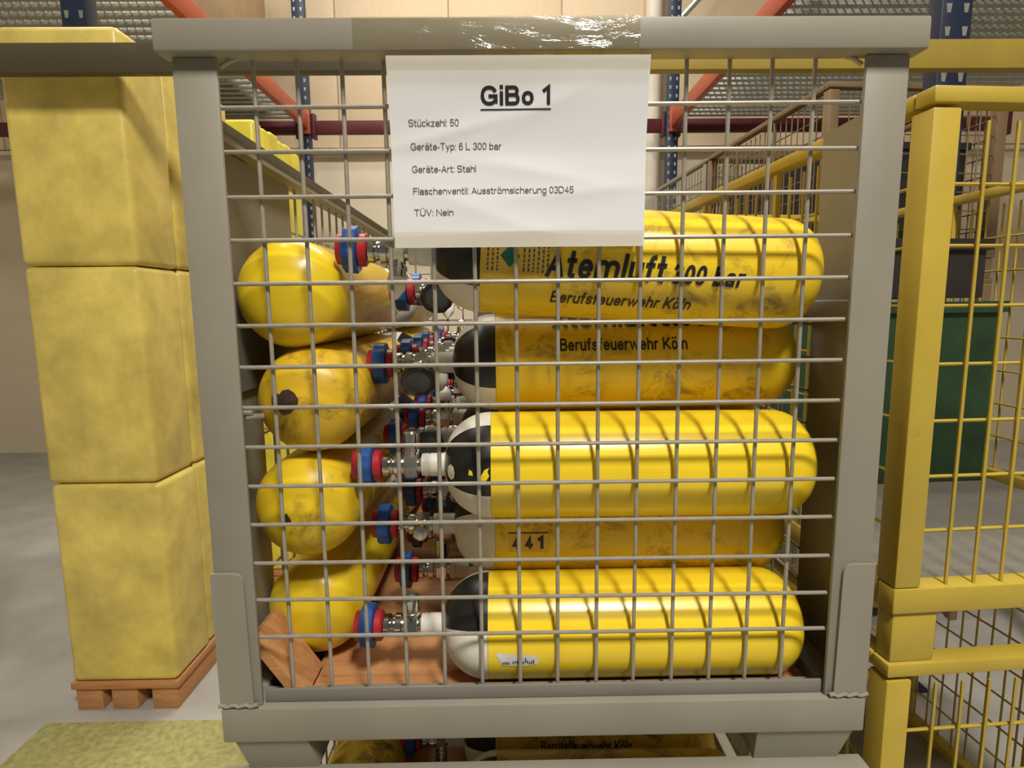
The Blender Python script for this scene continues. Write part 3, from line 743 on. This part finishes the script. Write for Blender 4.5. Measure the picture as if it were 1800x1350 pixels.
# deeper cylinders of the five rows
rnd = random.Random(11)
rows = (('bottom row', 0.277, 0.256, 6, FLOORZ + RB + 0.001 - Z0, 61, 'cbw'), ('row of number 441', 0.279, 0.342, 5, -0.617, 30, 'bcw'),
        ('middle row', 0.275, 0.254, 6, -0.496, 50, 'bwc'), ('row under the top', 0.276, 0.340, 5, -0.366, 20, 'wcb'), ('top row', 0.282, 0.253, 6, -0.245, 0, 'bwc'))
count = ('second', 'third', 'fourth', 'fifth', 'sixth', 'seventh')
for rn, x, y0, n, z, bl, pl in rows:
    for i in range(n):
        vr = {('top row', 0): 104, ('top row', 1): 150, ('row under the top', 0): 165}.get((rn, i), rnd.choice((0, 40, 95, -30, 130)))
        dx = {('top row', 0): 0.010, ('row under the top', 0): 0.006}.get((rn, i), rnd.uniform(-0.008, 0.008))
        ry = {('top row', 0): -0.03}.get((rn, i), rnd.uniform(-.004, .004))
        zz = z - (0.004 if (rn, i) == ('top row', 0) else 0)
        cylinder((x + dx, y0 + 0.172 * i, Z0 + zz), (0, ry, 0), f'shaded yellow cylinder, {count[i]} from the front mesh in the {rn}', 'yellow_worn', bl + rnd.randint(-15, 15), vr, pl[i % 3])
# left column: base ends towards the viewer
def left_cyl(x, yc, z, label, paint, dz=0.0, dxr=0.0):
    # base tip lies (LB - body start) along -Y
    return cylinder((x, yc + (LB - DOME), Z0 + z), (0, dz, -pi / 2 + dxr), label, paint, 30, random.choice((0, 60, 200)), 'w')
L1 = left_cyl(0.000, 0.095, -0.260, 'yellow cylinder end at the top of the left column, clean and round', 'yellow')
L2 = left_cyl(0.018, 0.095, -0.4040, 'dirty yellow cylinder end with a large dark rust patch in the left column', 'yellow_dirty')
L3 = left_cyl(0.006, 0.092, -0.553, 'yellow cylinder end with a small dark chip in the left column', 'yellow_worn')
L4 = left_cyl(-0.006, 0.140, -0.729, 'yellow cylinder end at the foot of the left column resting on the plywood', 'yellow')
for x, z, lb in ((0.004, -0.258, 'top'), (0.012, -0.406, 'second'), (0.004, -0.555, 'third'), (-0.004, -0.734, 'lowest')):
    cylinder((x, 1.155 - LB, Z0 + z), (0, 0, pi / 2), f'{lb} of the shaded yellow cylinders lying lengthwise at the rear left', 'yellow_worn', 30, 90, 'c')
def base_patch(C, a0, b0, pts, mat, name='rust_patch'):
    # irregular patch lying on the domed base; (a, b) are offsets across (world x) and up
    vs = []
    ring = [[(a0, b0)]] + [[(a0 + p * f, b0 + q * f) for p, q in pts] for f in (0.5, 1.0)]
    def P(a, b_):
        rr = min(0.0725, math.hypot(a, b_)); t = (1 - (rr / RB) ** 2) ** (1 / 2.35)
        return (LB - DOME + DOME * t + 0.0007, a, b_)
    vs = [P(*ring[0][0])] + [P(*q) for q in ring[1]] + [P(*q) for q in ring[2]]
    n = len(pts); fs = [(0, 1 + i, 1 + (i + 1) % n) for i in range(n)]
    fs += [(1 + i, 1 + n + i, 1 + n + (i + 1) % n, 1 + (i + 1) % n) for i in range(n)]
    me = bpy.data.meshes.new(name); me.from_pydata(vs, [], fs); me.materials.append(mat)
    return link(name, me, C)
base_patch(L2, -0.020, 0.006, [(-.019, -.004), (-.012, -.011), (-.003, -.018), (.007, -.016), (.016, -.009), (.019, .002), (.014, .010), (.006, .015), (-.003, .013), (-.007, .008), (-.015, .011), (-.018, .005)], M['rust'])
base_patch(L3, -0.014, -0.004, [(-.008, -.005), (-.002, -.007), (.008, -.006), (.006, .001), (.001, .009), (-.004, .003)], M['rust'])

# lower cage load: top rows only
G2 = 'cylinders in the lower cage seen through the gap'
LZ = Z0 - CH
c0 = None
for i, (x, y, z) in enumerate(((0.257, 0.082, -0.245), (0.262, 0.232, -0.235), (0.258, 0.382, -0.240), (0.262, 0.532, -0.235), (0.26, 0.682, -0.24))):
    c = cylinder((x, y, LZ + z), (0, 0.01, 0), f'yellow cylinder in the lower cage, {["first", "second", "third", "fourth", "fifth"][i]} crosswise one from its front mesh', 'yellow_dirty', 60, random.choice((20, 80, 150)), 'c', G2)
    if i in (2,): air_text(c, 62, 0.0)
for i, (y, z, lb) in enumerate(((0.095, -0.262, 'lengthwise yellow cylinder at the left of the lower cage, under the foot gap'),)):
    cylinder((0.0, y + LB - DOME, LZ + z), (0, 0, -pi / 2), lb, 'yellow_dirty', 30, 0, 'w', G2)
# a lower support for the two loads: plywood shelves inside both cages
mb = MB(); mb.box(CX0 + 0.012, CX1 - 0.012, 0.10, DEP - 0.06, LZ - 0.332, LZ - 0.322, 0.001)
for x in (CX0 + 0.012, CX1 - 0.03):
    mb.box(x, x + 0.018, 0.12, DEP - 0.08, LZ - 0.822, LZ - 0.333)
tag(mb.obj('plywood_shelf', M['ply']), 'plywood shelf under the cylinders in the lower cage', 'shelf')

# plywood lining of the cage floor
mb = MB(); mb.box(0.002, CX1 - 0.012, 0.004, DEP - 0.06, Z0 - 0.822, FLOORZ, 0.002)
tag(mb.obj('plywood_board', M['ply']), 'orange-brown plywood floor board under the bottom row of cylinders', 'board')
mb = MB()
a = Vector((0.001, -0.8065)); b2 = Vector((-0.060, -0.716)); nrm = Vector((-(b2 - a).y, (b2 - a).x)).normalized() * -0.013
pl = [tuple(a), tuple(a + nrm), tuple(b2 + nrm), tuple(b2)]
mb.prism([(p[0], p[1] + Z0) for p in pl], 0.012, 0.088)
tag(mb.obj('plywood_board', M['ply'], None, 0), 'narrow plywood board leaning against the left side under the lowest cylinder end', 'board')

# stretch film over the left column, crinkled
def film(x, z, rr, y0, y1, a0, a1, seed, label):
    rnd = random.Random(seed); nu, nv = 26, 36
    ph = [rnd.uniform(0, 6.28) for _ in range(6)]
    vs = []; fs = []
    for i in range(nu + 1):
        y = y0 + (y1 - y0) * i / nu
        for j in range(nv + 1):
            a = a0 + (a1 - a0) * j / nv
            e = j / nv
            r = rr + 0.0016 * (sin(9 * a + 30 * y + ph[0]) + sin(17 * a - 41 * y + ph[1]) + 0.7 * sin(60 * y + ph[2] + 4 * a)) + 0.003 * max(0, sin(3 * a + ph[3]))
            r += 0.008 * max(0, e - 0.75) + 0.006 * max(0, 0.12 - i / nu) * sin(12 * a + ph[4])
            vs.append((x + r * cos(a), y, z + r * sin(a)))
    for i in range(nu):
        for j in range(nv):
            k = i * (nv + 1) + j; fs.append((k, k + 1, k + nv + 2, k + nv + 1))
    mb = MB(); mb.add(vs, fs); return tag(mb.obj('stretch_film', M['film'], None, 60), label, 'plastic film')
film(0.000, Z0 - 0.260, RB + 0.0060, 0.10, 0.48, radians(-38), radians(66), 3, 'clear crinkled stretch film round the side of the top left cylinder')
film(0.018, Z0 - 0.405, RB + 0.0075, 0.105, 0.48, radians(-50), radians(30), 5, 'clear crinkled stretch film round the rust-patched cylinder')

# ================================================================ paper notice
P0, P1, PZ1, PZ0 = 0.1575, 0.4500, -0.0055, -0.2105
N = empty('paper_notice', ((P0 + P1) / 2, -0.012, Z0 + PZ1), 'white paper notice with German stock details taped to the cage rail', 'paper')
NX0, NZ1 = (P0 + P1) / 2, PZ1
nu, nv = 60, 44
creases = [(0.23, 0.62, 0.35, 0.0022, 0.05), (0.55, 0.42, -0.25, 0.0016, 0.06), (0.72, 0.30, 0.12, 0.0018, 0.05), (0.35, 0.20, -0.5, 0.0014, 0.07), (0.6, 0.75, 0.7, 0.0012, 0.08), (0.5, 0.08, 0.1, 0.0015, 0.06)]
def sheet_y(u, v):
    y = 0.0
    for (cu_, cv, sl, am, wd) in creases:
        d = (v - cv) - sl * (u - cu_)
        fall = math.exp(-((u - cu_) / 0.28) ** 2)
        y -= am * fall * math.exp(-abs(d) / wd)
    y += 0.0006 * sin(7 * u + 2) * sin(5 * v + 1)
    return y * min(1, 4 * (1 - v) + 0.15) - 0.016 * max(0, (v - 0.5) / 0.5) ** 1.4
mb = MB(); vs = []; fs = []
for side in (0, 1):
    for i in range(nu + 1):
        for j in range(nv + 1):
            u, v = i / nu, j / nv
            skew = 0.0
            x = P0 + (P1 - P0) * u + skew - NX0
            z = PZ0 + (PZ1 - PZ0) * v - NZ1 + 0.0008 * u * 0
            vs.append((x, sheet_y(u, v) + side * 0.00025, z))
st = (nu + 1) * (nv + 1)
for i in range(nu):
    for j in range(nv):
        k = i * (nv + 1) + j
        fs.append((k, k + nv + 1, k + nv + 2, k + 1)); fs.append((st + k, st + k + 1, st + k + nv + 2, st + k + nv + 1))
mb.add(vs, fs); mb.obj('sheet', M['paper'], N, 60)
def paper_text(txt, x, z, size, target_w, bold=1.2, mat='greyink', slope=0.0):
    me = text_mesh(txt, size, bold); s = target_w / width(me)
    bm = bmesh.new(); bm.from_mesh(me)
    for v in bm.verts:
        px, pz = x + v.co.x * s, z + v.co.y + slope * v.co.x * s
        u = (px - P0) / (P1 - P0); vv = (pz - PZ0) / (PZ1 - PZ0)
        v.co = Vector((px - NX0, sheet_y(u, vv) - 0.0005, pz - NZ1))
    bm.to_mesh(me); bm.free(); me.materials.clear(); me.materials.append(M[mat])
    link('lettering', me, N)
paper_text('GiBo 1', 0.2610, -0.0550, 0.0200, 0.0780, 1.9, 'ink')
mb = MB(); vs = []
for i in range(11):
    px = 0.2605 + 0.0795 * i / 10
    for pz in (-0.0600, -0.0585):
        u = (px - P0) / (P1 - P0); vv = (pz - PZ0) / (PZ1 - PZ0)
        vs.append((px - NX0, sheet_y(u, vv) - 0.0005, pz - NZ1))
mb.add(vs, [(2 * i, 2 * i + 2, 2 * i + 3, 2 * i + 1) for i in range(10)]); mb.obj('underline', M['ink'], N, 0)
for txt, x, z, wd in (('Stückzahl: 50', 0.1785, -0.0765, 0.0570), ('Geräte-Typ: 6 L 300 bar', 0.1800, -0.1015, 0.1035), ('Geräte-Art: Stahl', 0.1805, -0.1260, 0.0735),
                      ('Flaschenventil: Ausströmsicherung 03D45', 0.1810, -0.1505, 0.1855), ('TÜV: Nein', 0.1815, -0.1745, 0.0455)):
    paper_text(txt, x, z, 0.0076, wd, 1.15, 'greyink', 0.003)
# clear packing tape: along the rail and the sheet's edges
def strip(x0, x1, z0, z1, y, name='packing_tape', amp=0.0005, seed=1, mat='tape'):
    rnd = random.Random(seed); nu_, nv_ = 70, 10; vs = []
    p = [rnd.uniform(0, 6) for _ in range(5)]
    for i in range(nu_ + 1):
        for j in range(nv_ + 1):
            u, v = i / nu_, j / nv_
            a = amp * (sin(31 * u + 4 * v + p[0]) + sin(53 * u - 6 * v + p[1]) * 0.7 + 0.6 * sin(11 * v + 20 * u + p[2]))
            vs.append((x0 + (x1 - x0) * u - NX0, y - amp * 2.3 - a - (-0.012), z0 + (z1 - z0) * v - NZ1))
    fs = []
    for i in range(nu_):
        for j in range(nv_):
            k = i * (nv_ + 1) + j; fs.append((k, k + nv_ + 1, k + nv_ + 2, k + 1))
    mb = MB(); mb.add(vs, fs); return mb.obj(name, M[mat], N, 60)
strip(0.122, 0.438, 0.0020, 0.0350, -0.0262, amp=0.0004)
strip(P0, P1, -0.0220, PZ1 + 0.001, -0.0305, amp=0.00015, seed=2, mat='tape_flat')
strip(P0 + 0.001, P1 - 0.001, PZ0, PZ0 + 0.018, -0.0142, amp=0.00015, seed=3, mat='tape_flat')
